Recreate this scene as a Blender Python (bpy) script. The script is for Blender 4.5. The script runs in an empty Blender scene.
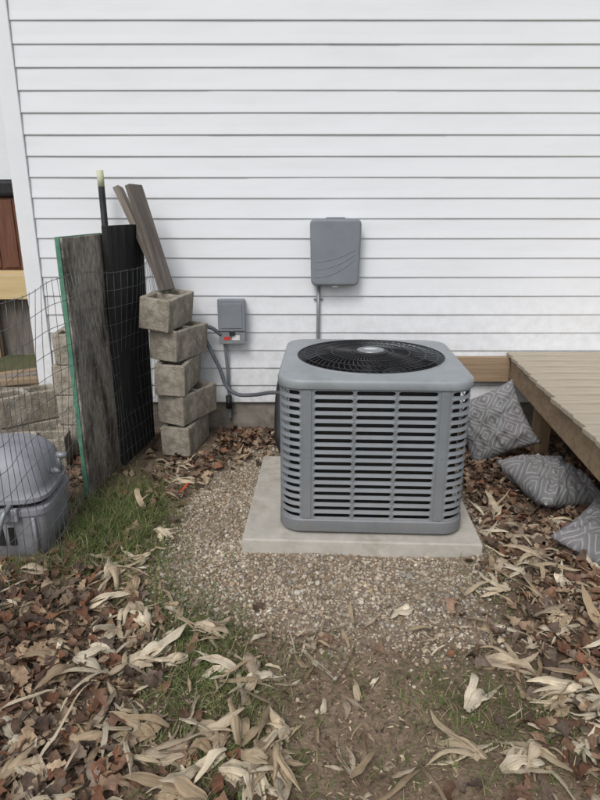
import bpy, bmesh, math, numpy as np
from mathutils import Vector, Matrix
rng = np.random.default_rng(7)
scene = bpy.context.scene
R = math.radians

# ---------------------------------------------------------------- helpers
def link(o, parent=None):
    scene.collection.objects.link(o)
    if parent: o.parent = parent
    return o
def empty(name, loc=(0,0,0), rotz=0):
    e = bpy.data.objects.new(name, None); e.empty_display_size = .1
    e.location = loc; e.rotation_euler = (0,0,rotz)
    return link(e)
def np_mesh(name, V, F, mat, col=None, uv=None, smooth=False, parent=None):
    V = np.asarray(V, dtype=np.float32); F = np.asarray(F, dtype=np.int32)
    k = F.shape[1]
    me = bpy.data.meshes.new(name)
    me.vertices.add(len(V)); me.vertices.foreach_set("co", V.ravel())
    me.loops.add(F.size); me.loops.foreach_set("vertex_index", F.ravel())
    me.polygons.add(len(F))
    me.polygons.foreach_set("loop_start", np.arange(0, F.size, k, dtype=np.int32))
    me.polygons.foreach_set("loop_total", np.full(len(F), k, dtype=np.int32))
    me.polygons.foreach_set("use_smooth", np.full(len(F), smooth, dtype=bool))
    me.update(calc_edges=True)
    if col is not None:
        c = np.ones((len(V),4), dtype=np.float32); c[:,:3] = col
        a = me.color_attributes.new("Col", 'FLOAT_COLOR', 'POINT'); a.data.foreach_set("color", c.ravel())
    if uv is not None:
        u = me.uv_layers.new(name="UVMap"); u.data.foreach_set("uv", np.asarray(uv,dtype=np.float32)[F.ravel()].ravel())
    me.validate(); me.materials.append(mat)
    return link(bpy.data.objects.new(name, me), parent)
def py_mesh(name, V, F, mat, smooth=False, parent=None, bevel=0, autosmooth=False, seg=2):
    me = bpy.data.meshes.new(name); me.from_pydata([tuple(v) for v in V], [], F)
    bm = bmesh.new(); bm.from_mesh(me); bmesh.ops.recalc_face_normals(bm, faces=bm.faces); bm.to_mesh(me); bm.free()
    for p in me.polygons: p.use_smooth = smooth
    me.materials.append(mat)
    o = link(bpy.data.objects.new(name, me), parent)
    if bevel:
        m = o.modifiers.new("b",'BEVEL'); m.width = bevel; m.segments = seg; m.limit_method='ANGLE'; m.angle_limit = R(40)
    return o
def box(name, x0,x1,y0,y1,z0,z1, mat, parent=None, bevel=0, rot=None, seg=2):
    cx,cy,cz = (x0+x1)/2,(y0+y1)/2,(z0+z1)/2
    hx,hy,hz = (x1-x0)/2,(y1-y0)/2,(z1-z0)/2
    V=[(sx*hx,sy*hy,sz*hz) for sx in(-1,1) for sy in(-1,1) for sz in(-1,1)]
    F=[(0,1,3,2),(4,6,7,5),(0,4,5,1),(2,3,7,6),(0,2,6,4),(1,5,7,3)]
    o = py_mesh(name,V,F,mat,parent=parent,bevel=bevel,seg=seg); o.location=(cx,cy,cz)
    if rot: o.rotation_euler = rot
    return o
class Acc:
    def __init__(s): s.V=[]; s.F=[]; s.n=0
    def add(s,V,F):
        s.V += [tuple(v) for v in V]; s.F += [tuple(i+s.n for i in f) for f in F]; s.n=len(s.V)
def tube(acc, pts, r, n=6, cap=True):
    pts=[Vector(p) for p in pts]; V=[];F=[]
    ref=None
    for i,p in enumerate(pts):
        t=(pts[min(i+1,len(pts)-1)]-pts[max(i-1,0)]).normalized()
        if ref is None:
            ref = t.cross(Vector((0,0,1)))
            if ref.length<.1: ref=t.cross(Vector((1,0,0)))
        ref=(ref-t*ref.dot(t)).normalized(); b=t.cross(ref)
        rr = r[i] if isinstance(r,(list,tuple)) else r
        for k in range(n):
            a=2*math.pi*k/n; V.append(p+ref*math.cos(a)*rr+b*math.sin(a)*rr)
    for i in range(len(pts)-1):
        for k in range(n):
            F.append((i*n+k,i*n+(k+1)%n,(i+1)*n+(k+1)%n,(i+1)*n+k))
    if cap:
        F.append(tuple(range(n))[::-1]); F.append(tuple((len(pts)-1)*n+k for k in range(n)))
    acc.add(V,F)
def smoothpath(P, n=8):
    P=[Vector(p) for p in P]; out=[]
    Q=[P[0]]+P+[P[-1]]
    for i in range(1,len(Q)-2):
        for k in range(n):
            t=k/n; a,b,c,d=Q[i-1],Q[i],Q[i+1],Q[i+2]
            out.append(.5*((2*b)+(c-a)*t+(2*a-5*b+4*c-d)*t*t+(3*b-a-3*c+d)*t**3))
    out.append(P[-1]); return out
def loft(name, rings, mat, n=48, parent=None, smooth=True):
    """rings: (cx,cy,z,hx,hy,exp)"""
    V=[];F=[]
    for (cx,cy,z,hx,hy,e) in rings:
        for k in range(n):
            a=2*math.pi*k/n; c,s=math.cos(a),math.sin(a)
            V.append((cx+hx*math.copysign(abs(c)**(2/e),c), cy+hy*math.copysign(abs(s)**(2/e),s), z))
    m=len(rings)
    for i in range(m-1):
        for k in range(n): F.append((i*n+k,i*n+(k+1)%n,(i+1)*n+(k+1)%n,(i+1)*n+k))
    F.append(tuple(range(n))[::-1]); F.append(tuple((m-1)*n+k for k in range(n)))
    o=py_mesh(name,V,F,mat,smooth=smooth,parent=parent)
    md=o.modifiers.new("es",'EDGE_SPLIT'); md.split_angle=R(40)
    return o

# ---------------------------------------------------------------- materials
def mat_new(name):
    m=bpy.data.materials.new(name); m.use_nodes=True
    nt=m.node_tree; b=nt.nodes["Principled BSDF"]; return m,nt,b
def N(nt,t,**kw):
    n=nt.nodes.new(t)
    for k,v in kw.items():
        if k in n.inputs.keys(): n.inputs[k].default_value=v
        else: setattr(n,k,v)
    return n
def noisy(name, c1, c2, scale=8, rough=.7, bump=.0, bscale=60, stretch=(1,1,1), detail=6, metallic=0, c3=None, s3=2, lo=.35, hi=.65, bd=.01, spec=.3, m3=(.52,.72), dust=None):
    m,nt,b=mat_new(name); L=nt.links
    tc=N(nt,'ShaderNodeTexCoord'); mp=N(nt,'ShaderNodeMapping'); mp.inputs['Scale'].default_value=stretch
    L.new(tc.outputs['Object'],mp.inputs['Vector'])
    no=N(nt,'ShaderNodeTexNoise',Scale=scale,Detail=detail,Roughness=.65); L.new(mp.outputs[0],no.inputs['Vector'])
    cr=N(nt,'ShaderNodeValToRGB'); cr.color_ramp.elements[0].position=lo; cr.color_ramp.elements[1].position=hi
    cr.color_ramp.elements[0].color=(*c1,1); cr.color_ramp.elements[1].color=(*c2,1)
    L.new(no.outputs['Fac'],cr.inputs[0]); out=cr.outputs[0]
    if c3 is not None:
        n3=N(nt,'ShaderNodeTexNoise',Scale=s3,Detail=8,Roughness=.7); L.new(mp.outputs[0],n3.inputs['Vector'])
        r3=N(nt,'ShaderNodeValToRGB'); r3.color_ramp.elements[0].position=m3[0]; r3.color_ramp.elements[1].position=m3[1]
        L.new(n3.outputs['Fac'],r3.inputs[0])
        mx=N(nt,'ShaderNodeMixRGB'); mx.inputs[2].default_value=(*c3,1)
        L.new(r3.outputs[0],mx.inputs[0]); L.new(out,mx.inputs[1]); out=mx.outputs[0]
    if dust:
        # grime that gathers low down: (z full, z none, colour, amount, noise scale)
        ge=N(nt,'ShaderNodeNewGeometry'); sx=N(nt,'ShaderNodeSeparateXYZ'); L.new(ge.outputs['Position'],sx.inputs[0])
        mr=N(nt,'ShaderNodeMapRange'); mr.inputs['From Min'].default_value=dust[0]; mr.inputs['From Max'].default_value=dust[1]; mr.inputs['To Min'].default_value=dust[3]; mr.inputs['To Max'].default_value=.0
        L.new(sx.outputs[2],mr.inputs[0])
        nd=N(nt,'ShaderNodeTexNoise',Scale=dust[4],Detail=9,Roughness=.75); L.new(ge.outputs['Position'],nd.inputs['Vector'])
        rd=N(nt,'ShaderNodeMapRange'); rd.inputs['From Min'].default_value=.42; rd.inputs['From Max'].default_value=.72; L.new(nd.outputs['Fac'],rd.inputs[0])
        mu=N(nt,'ShaderNodeMath',operation='MULTIPLY'); L.new(mr.outputs[0],mu.inputs[0]); L.new(rd.outputs[0],mu.inputs[1])
        md=N(nt,'ShaderNodeMixRGB'); md.inputs[2].default_value=(*dust[2],1); L.new(mu.outputs[0],md.inputs[0]); L.new(out,md.inputs[1]); out=md.outputs[0]
    L.new(out,b.inputs['Base Color'])
    b.inputs['Roughness'].default_value=rough; b.inputs['Metallic'].default_value=metallic
    b.inputs['Specular IOR Level'].default_value=spec
    if bump:
        nb=N(nt,'ShaderNodeTexNoise',Scale=bscale,Detail=5); L.new(mp.outputs[0],nb.inputs['Vector'])
        bp=N(nt,'ShaderNodeBump',Strength=bump,Distance=bd); L.new(nb.outputs['Fac'],bp.inputs['Height']); L.new(bp.outputs[0],b.inputs['Normal'])
    return m
def attr_mat(name, nscale=60, amt=.35, rough=.8, trans=0, stripes=False, bump=.3, bscale=150, bd=.004, spec=.25, blotch=None):
    m,nt,b=mat_new(name); L=nt.links
    at=N(nt,'ShaderNodeAttribute',attribute_name="Col")
    tc=N(nt,'ShaderNodeTexCoord')
    no=N(nt,'ShaderNodeTexNoise',Scale=nscale,Detail=6,Roughness=.65)
    if stripes:
        mp=N(nt,'ShaderNodeMapping'); mp.inputs['Scale'].default_value=(26,1.2,1); L.new(tc.outputs['UV'],mp.inputs[0]); L.new(mp.outputs[0],no.inputs['Vector']); no.inputs['Scale'].default_value=1.0
    else: L.new(tc.outputs['Object'],no.inputs['Vector'])
    mr=N(nt,'ShaderNodeMapRange'); mr.inputs['From Min'].default_value=.3; mr.inputs['From Max'].default_value=.7
    mr.inputs['To Min'].default_value=1-amt; mr.inputs['To Max'].default_value=1+amt; L.new(no.outputs['Fac'],mr.inputs[0])
    mx=N(nt,'ShaderNodeVectorMath',operation='SCALE'); L.new(at.outputs['Color'],mx.inputs[0]); L.new(mr.outputs[0],mx.inputs['Scale'])
    colo=mx.outputs[0]
    if blotch:
        n3=N(nt,'ShaderNodeTexNoise',Scale=blotch[1],Detail=6,Roughness=.7); L.new(tc.outputs['Object'],n3.inputs['Vector'])
        r3=N(nt,'ShaderNodeValToRGB'); r3.color_ramp.elements[0].position=.50; r3.color_ramp.elements[1].position=.75
        r3.color_ramp.elements[0].color=(1,1,1,1); r3.color_ramp.elements[1].color=(*blotch[0],1); L.new(n3.outputs['Fac'],r3.inputs[0])
        mm=N(nt,'ShaderNodeVectorMath',operation='MULTIPLY'); L.new(colo,mm.inputs[0]); L.new(r3.outputs[0],mm.inputs[1]); colo=mm.outputs[0]
    L.new(colo,b.inputs['Base Color']); b.inputs['Roughness'].default_value=rough
    b.inputs['Specular IOR Level'].default_value=spec
    nb=N(nt,'ShaderNodeTexNoise',Scale=bscale,Detail=4)
    if not stripes: L.new(tc.outputs['Object'],nb.inputs['Vector'])
    bp=N(nt,'ShaderNodeBump',Strength=bump,Distance=bd)
    L.new(no.outputs['Fac'] if stripes else nb.outputs['Fac'],bp.inputs['Height']); L.new(bp.outputs[0],b.inputs['Normal'])
    if trans:
        tr=N(nt,'ShaderNodeBsdfTranslucent'); L.new(colo,tr.inputs['Color'])
        ms=N(nt,'ShaderNodeMixShader'); ms.inputs[0].default_value=trans
        out=nt.nodes['Material Output']; L.new(b.outputs[0],ms.inputs[1]); L.new(tr.outputs[0],ms.inputs[2]); L.new(ms.outputs[0],out.inputs[0])
    return m

M_side  = noisy("vinyl_siding",(.735,.755,.79),(.775,.792,.825),scale=1.0,rough=.45,bump=.04,bscale=9,stretch=(.6,1,3),bd=.003,c3=(.70,.71,.725),s3=2.2,lo=.3,hi=.7,m3=(.5,.85),dust=(.2,1.15,(.36,.35,.30),.62,14))
M_trim  = noisy("white_trim",(.74,.76,.79),(.79,.80,.83),scale=3,rough=.45,dust=(.2,.9,(.36,.35,.30),.6,14))
M_found = noisy("foundation_concrete",(.20,.18,.155),(.33,.30,.26),scale=7,rough=.95,bump=.5,bscale=80,c3=(.14,.11,.08),s3=4)
M_pad   = noisy("pad_concrete",(.41,.385,.34),(.52,.49,.44),scale=9,rough=.95,bump=.45,bscale=140,c3=(.31,.275,.225),s3=4,bd=.004)
M_cmu   = noisy("block_concrete",(.22,.195,.155),(.46,.415,.345),scale=18,rough=1,bump=1.0,bscale=110,c3=(.155,.135,.10),s3=5,bd=.008,detail=10)
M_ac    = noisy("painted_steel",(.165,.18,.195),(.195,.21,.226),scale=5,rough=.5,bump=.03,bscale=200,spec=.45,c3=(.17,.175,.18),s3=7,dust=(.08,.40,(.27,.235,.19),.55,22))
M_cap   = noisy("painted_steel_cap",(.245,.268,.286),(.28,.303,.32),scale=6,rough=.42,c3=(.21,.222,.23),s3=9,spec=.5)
M_black = noisy("black_wire",(.010,.011,.013),(.02,.02,.022),scale=20,rough=.4,spec=.5)
M_core  = noisy("coil_fins",(.008,.008,.009),(.03,.03,.032),scale=1,rough=.6,stretch=(500,500,2))
M_plas  = noisy("utility_plastic",(.185,.20,.225),(.215,.232,.258),scale=6,rough=.5,spec=.4)
M_plas2 = noisy("reel_plastic",(.23,.235,.265),(.29,.295,.33),scale=7,rough=.5,spec=.4,c3=(.18,.18,.19),s3=5,dust=(.0,.35,(.20,.17,.13),.7,16))
M_dark  = noisy("dark_plastic",(.012,.012,.014),(.03,.03,.033),scale=9,rough=.5)
M_metal = noisy("grey_metal",(.22,.235,.25),(.30,.315,.33),scale=12,rough=.4,metallic=.3)
M_wire  = noisy("galvanised_wire",(.10,.11,.11),(.22,.23,.23),scale=15,rough=.5,metallic=.5)
M_red   = noisy("red_label",(.55,.03,.02),(.62,.05,.04),scale=9,rough=.5)
M_white = noisy("white_label",(.6,.6,.6),(.75,.75,.75),scale=9,rough=.5)
M_cream = noisy("cream_tape",(.5,.52,.33),(.6,.62,.45),scale=9,rough=.6)
M_greyw = noisy("weathered_plywood",(.12,.105,.09),(.42,.385,.34),scale=9,rough=.95,bump=.7,bscale=16,stretch=(1,5,2.2),detail=15,c3=(.055,.046,.04),s3=1.3,lo=.30,hi=.66,m3=(.46,.62),dust=(.0,.9,(.10,.075,.055),.9,7))
M_blackw= noisy("charred_board",(.008,.008,.009),(.055,.052,.05),scale=3,rough=.9,bump=.8,bscale=9,stretch=(1,14,.7),detail=10,lo=.35,hi=.75)
M_plankA= noisy("weathered_plank",(.17,.145,.12),(.33,.295,.255),scale=3,rough=.95,bump=.5,bscale=8,stretch=(14,14,1),detail=10)
M_plankB= noisy("weathered_plank_dark",(.10,.085,.075),(.21,.185,.165),scale=3,rough=.95,bump=.5,bscale=8,stretch=(14,14,1),detail=10)
M_green = noisy("green_edge",(.05,.16,.11),(.13,.29,.20),scale=12,rough=.6)
M_deck  = noisy("deck_wood",(.33,.28,.215),(.50,.44,.35),scale=2.5,rough=.85,bump=.3,bscale=6,stretch=(.8,14,14),detail=10,c3=(.27,.235,.19),s3=1.2)
M_joist = noisy("joist_wood",(.27,.19,.12),(.39,.29,.19),scale=2.5,rough=.85,bump=.3,bscale=6,stretch=(.8,10,14),detail=10,c3=(.2,.15,.10),s3=1.2)
M_post  = noisy("post_wood",(.22,.15,.09),(.36,.265,.165),scale=2.5,rough=.85,bump=.3,bscale=6,stretch=(14,14,.8),detail=10)
M_lumber= noisy("new_lumber",(.50,.37,.19),(.62,.48,.27),scale=2.5,rough=.8,stretch=(.8,10,14),detail=8)
M_tub   = noisy("tub_cabinet",(.10,.04,.025),(.17,.075,.045),scale=3,rough=.6,stretch=(14,14,1))
M_roof  = noisy("roof_shingle",(.06,.06,.065),(.12,.12,.125),scale=20,rough=.95)

# ---------------------------------------------------------------- terrain
def gh(x,y):
    x=np.asarray(x,float); y=np.asarray(y,float)
    h=.010*np.sin(2.1*x+1)*np.sin(1.9*y+.4)+.006*np.sin(7*x+3*y)+.005*np.sin(-5*x+8*y+1.3)+.003*np.sin(17*x+5*y)+.003*np.sin(-9*x+19*y)
    near=np.exp(-((x-.33)**2+(y-2.9)**2)/.7)
    h=h*(1-.8*near)
    h+=.035*np.exp(-((x+.75)**2/.25+(y-1.5)**2/.3))+.03*np.exp(-((x-1.0)**2/.15+(y-1.9)**2/.5))
    h-=.015*np.exp(-((x-.2)**2/.05+(y-1.5)**2/.06))
    return h*np.exp(-((x/14)**2+(y/14)**2))
def vnoise(x,y,seed=0):
    r=np.random.default_rng(seed); o=np.zeros_like(x,dtype=float)
    for k in range(14):
        a=r.uniform(0,2*np.pi); f=2**r.uniform(1.2,4.6); o+=np.sin(f*(x*np.cos(a)+y*np.sin(a))+r.uniform(0,6.28))/np.sqrt(f/3)
    return o/3.2
GRASS=[(-.33,1.85,.10,.22,1.3),(-.25,1.45,.14,.16,1.2),(-.95,2.72,.13,.26,2.2),(-.66,2.45,.09,.30,1.1),(-1.35,2.12,.14,.12,1.6),(.52,1.55,.15,.12,.7),(.70,1.38,.10,.10,.4),(-.5,2.15,.10,.2,.9),(.05,1.72,.12,.06,.4),(-1.3,1.75,.2,.2,.5),(-.12,1.25,.12,.08,.6),(.80,2.15,.09,.16,.5),(.38,1.30,.16,.06,.3)]
BARE=[(.20,1.47,.20,.20,1.05),(.30,1.22,.16,.09,.7),(.55,1.52,.20,.16,.8),(-.28,1.62,.13,.30,.8),(-.42,2.10,.12,.22,.8),(-.92,2.68,.12,.26,.75),(.0,1.68,.25,.08,.6),(-.65,2.6,.10,.3,.6),(.72,1.95,.12,.12,.4)]
def blobs(x,y,B):
    o=np.zeros_like(x,dtype=float)
    for (cx,cy,sx,sy,w) in B: o+=min(w,1.3)*np.exp(-.5*(((x-cx)/sx)**2+((y-cy)/sy)**2))
    return o
def gravel_mask(x,y):
    d=(np.abs((x-.14)/.74)**2.6+np.abs((y-2.72)/.92)**2.6)
    return 1/(1+np.exp((d-1+.34*vnoise(x,y,3))*7))
ax=np.concatenate([-np.geomspace(150,2.6,22)[:-1], np.arange(-2.6,2.6,.025), np.geomspace(2.6,150,22)])
ay=np.concatenate([-np.geomspace(150,.3,22)[:-1]+.6+0, np.arange(.32,4.4,.025), np.geomspace(4.4,200,22)])
gx,gy=np.meshgrid(ax,ay); X=gx.ravel();Y=gy.ravel(); inn=(np.abs(X)<4)*(np.abs(Y)<5)
Z=gh(X,Y)+(.0022*vnoise(X*5,Y*5,9)+.0015*vnoise(X*11,Y*11,19))*inn
nx,ny=len(ax),len(ay)
i,j=np.meshgrid(np.arange(nx-1),np.arange(ny-1)); a=(j*nx+i).ravel()
F=np.stack([a,a+1,a+1+nx,a+nx],1)
g=np.clip(blobs(X,Y,GRASS)*.8+.15*vnoise(X,Y,5),0,1)[:,None]
far=(1/(1+np.exp(-(np.hypot(X,Y-2)-4.5)*1.5)))[:,None]
gm=gravel_mask(X,Y)[:,None]
nz=np.clip(.5+.4*vnoise(X,Y,11),0,1)[:,None]
dirt=np.array([.135,.092,.064])*(1-nz)+np.array([.245,.18,.13])*nz
col=dirt*(1-g*.45)+np.array([.085,.090,.042])*g*.45
col=col*(1-gm*.7)+np.array([.27,.225,.175])*gm*.7
col=col*(1-far)+np.array([.07,.10,.035])*far
M_ground=attr_mat("soil",nscale=38,amt=.4,rough=.98,bump=.8,bscale=90,bd=.010,blotch=((.62,.58,.52),7))
np_mesh("ground",np.stack([X,Y,Z],1),F,M_ground,col=col,smooth=True)

# ---------------------------------------------------------------- scatter machinery
PADC=np.array([.300,2.89]); ROT=-R(2.6)
def in_pad(x,y,m=0.0):
    dx,dy=x-PADC[0],y-PADC[1]; c,s=math.cos(-ROT),math.sin(-ROT)
    u=dx*c-dy*s; v=dx*s+dy*c
    return (np.abs(u)<.545+m)&(np.abs(v)<.49+m)
def blocked(x,y,m=.0):
    b=in_pad(x,y,m)|((y>4.04-m)&(x>-1.85))
    b|=(x>-1.64)&(x<-1.13)&(y>2.34)&(y<2.78)
    b|=(x>-.92)&(x<-.57)&(y>3.55)&(y<3.95)
    return b
def sample(B,n,uniform=.0,m=0.0):
    w=np.array([b[4]*b[2]*b[3] for b in B]); w=w/w.sum()
    xs=[];ys=[]; tot=0
    while tot<n:
        k=rng.choice(len(B),size=n,p=w); Bn=np.array(B)
        x=Bn[k,0]+rng.normal(size=n)*Bn[k,2]; y=Bn[k,1]+rng.normal(size=n)*Bn[k,3]
        u=rng.random(n)<uniform
        x[u]=rng.uniform(-4,4,u.sum()); y[u]=rng.uniform(-.8,4,u.sum())
        ok=~blocked(x,y,m); xs.append(x[ok]);ys.append(y[ok]); tot+=ok.sum()
    return np.concatenate(xs)[:n],np.concatenate(ys)[:n]
def rotmats(yaw,px,py):
    n=len(yaw); cz,sz=np.cos(yaw),np.sin(yaw); cx,sx=np.cos(px),np.sin(px); cy,sy=np.cos(py),np.sin(py)
    Rz=np.zeros((n,3,3));Rz[:,0,0]=cz;Rz[:,0,1]=-sz;Rz[:,1,0]=sz;Rz[:,1,1]=cz;Rz[:,2,2]=1
    Rx=np.zeros((n,3,3));Rx[:,0,0]=1;Rx[:,1,1]=cx;Rx[:,1,2]=-sx;Rx[:,2,1]=sx;Rx[:,2,2]=cx
    Ry=np.zeros((n,3,3));Ry[:,1,1]=1;Ry[:,0,0]=cy;Ry[:,0,2]=sy;Ry[:,2,0]=-sy;Ry[:,2,2]=cy
    return Rz@Rx@Ry
def strip_faces(ns,nc):
    i,j=np.meshgrid(np.arange(nc-1),np.arange(ns-1)); a=(j*nc+i).ravel()
    return np.stack([a,a+1,a+1+nc,a+nc],1)

# leaves ---------------------------------------------------------------
LEAFB=[(-.90,1.60,.30,.28,2.0),(-.62,1.28,.25,.12,1.5),(-1.15,2.1,.2,.22,1.1),(-.85,2.0,.16,.25,.8),(1.05,1.9,.20,.40,1.7),(1.15,2.7,.22,.45,1.5),
       (.98,3.5,.25,.35,1.8),(1.6,3.3,.35,.5,1.2),(-.35,3.85,.24,.14,3.2),(-.55,3.35,.16,.30,1.3),(-.35,3.55,.12,.18,1.2),(.82,1.30,.22,.12,1.1),(.35,1.78,.35,.06,.5),(.1,1.22,.4,.06,.5),
       (-1.7,3.2,.4,.5,1.1),(.5,3.85,.6,.1,1.2),(-.8,3.0,.12,.35,.7),(1.5,1.6,.3,.4,1.2),(-1.6,1.2,.4,.6,1.0)]
templ=[np.array([.02,.13,.22,.27,.29,.27,.21,.12,.01]),
       np.array([.03,.18,.12,.26,.17,.29,.16,.17,.01]),
       np.array([.06,.28,.24,.42,.30,.36,.20,.16,.0])]
LV=[];LF=[];LC=[];base=0
pal=np.array([[.20,.115,.073],[.15,.086,.058],[.28,.18,.12],[.11,.07,.05],[.33,.23,.15],[.22,.105,.062],[.38,.28,.19],[.20,.15,.115],[.12,.085,.065]])
Fs=strip_faces(9,3)
for ti,(w,n,slo,shi) in enumerate([(templ[0],3400,.028,.068),(templ[1],2500,.04,.09),(templ[2],700,.045,.080)]):
    x,y=sample(LEAFB,n,.14)
    keep=(rng.random(n)>gravel_mask(x,y)*.88*(1-.5*(y>3.3)))&(rng.random(n)>blobs(x,y,BARE)*.82); x,y=x[keep],y[keep]; n=len(x)
    s=np.linspace(0,1,9)[None,:,None]; wd=w[None,:,None]*np.array([-1,0,1])[None,None,:]
    asym=1+.35*rng.uniform(-1,1,(n,9,3)); wd=wd*asym
    L=rng.uniform(slo,shi,n)[:,None,None]
    c1=rng.normal(0,.8,n)[:,None,None]; fo=rng.uniform(-.3,1.0,n)[:,None,None]; tw=rng.normal(0,1.1,n)[:,None,None]
    px=(s-.5)*np.ones((n,1,3)); pz=c1*(px**2)+fo*np.abs(wd)+tw*px*wd+rng.normal(0,.035,(n,9,3))
    P=np.stack([px,wd,pz],-1).reshape(n,27,3)*L
    Rm=rotmats(rng.uniform(0,6.28,n),rng.normal(0,.38,n),rng.normal(0,.30,n))
    P=np.einsum('nij,nkj->nki',Rm,P)
    dens=np.clip(blobs(x,y,LEAFB),0,2)
    z=gh(x,y)+.006+rng.random(n)*.022*dens
    mn=P[:,:,2].min(1); z=np.maximum(z, gh(x,y)-mn*.75)
    P+=np.stack([x,y,z],-1)[:,None,:]
    c=pal[rng.integers(0,len(pal),n)]*rng.uniform(.6,1.25,n)[:,None]
    LV.append(P.reshape(-1,3)); LF.append((Fs[None]+(np.arange(n)*27)[:,None,None]+base).reshape(-1,4)); base+=n*27
    LC.append(np.repeat(c,27,0))
M_leaf=attr_mat("dead_leaf",nscale=90,amt=.35,rough=.70,trans=.12,bump=.3,bscale=220)
np_mesh("leaf_litter",np.concatenate(LV),np.concatenate(LF),M_leaf,col=np.concatenate(LC),smooth=True)

# small debris flakes ---------------------------------------------------
n=24000
x,y=sample(LEAFB+[(.1,1.5,.5,.25,2.6),(-.4,2.0,.3,.5,1.4)],n,.2)
keep=rng.random(n)>gravel_mask(x,y)*.82; x,y=x[keep],y[keep]; n=len(x)
T=np.array([[-.5,-.25,0],[.35,-.3,.08],[.5,.2,-.05],[-.3,.3,.1]])
P=T[None]*np.stack([rng.uniform(.006,.026,n),rng.uniform(.003,.012,n),rng.uniform(.008,.025,n)],-1)[:,None,:]*(1+.3*rng.normal(size=(n,4,1)))
P=np.einsum('nij,nkj->nki',rotmats(rng.uniform(0,6.28,n),rng.normal(0,.35,n),rng.normal(0,.35,n)),P)
P+=np.stack([x,y,gh(x,y)+rng.uniform(.002,.009,n)],-1)[:,None,:]
pal2=np.array([[.17,.115,.08],[.29,.21,.145],[.10,.07,.052],[.50,.41,.29],[.22,.17,.13]])
c=pal2[rng.integers(0,5,n)]*rng.uniform(.7,1.3,n)[:,None]
np_mesh("plant_debris",P.reshape(-1,3),(np.array([[0,1,2,3]])[None]+(np.arange(n)*4)[:,None,None]).reshape(-1,4),M_leaf,col=np.repeat(c,4,0))

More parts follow.
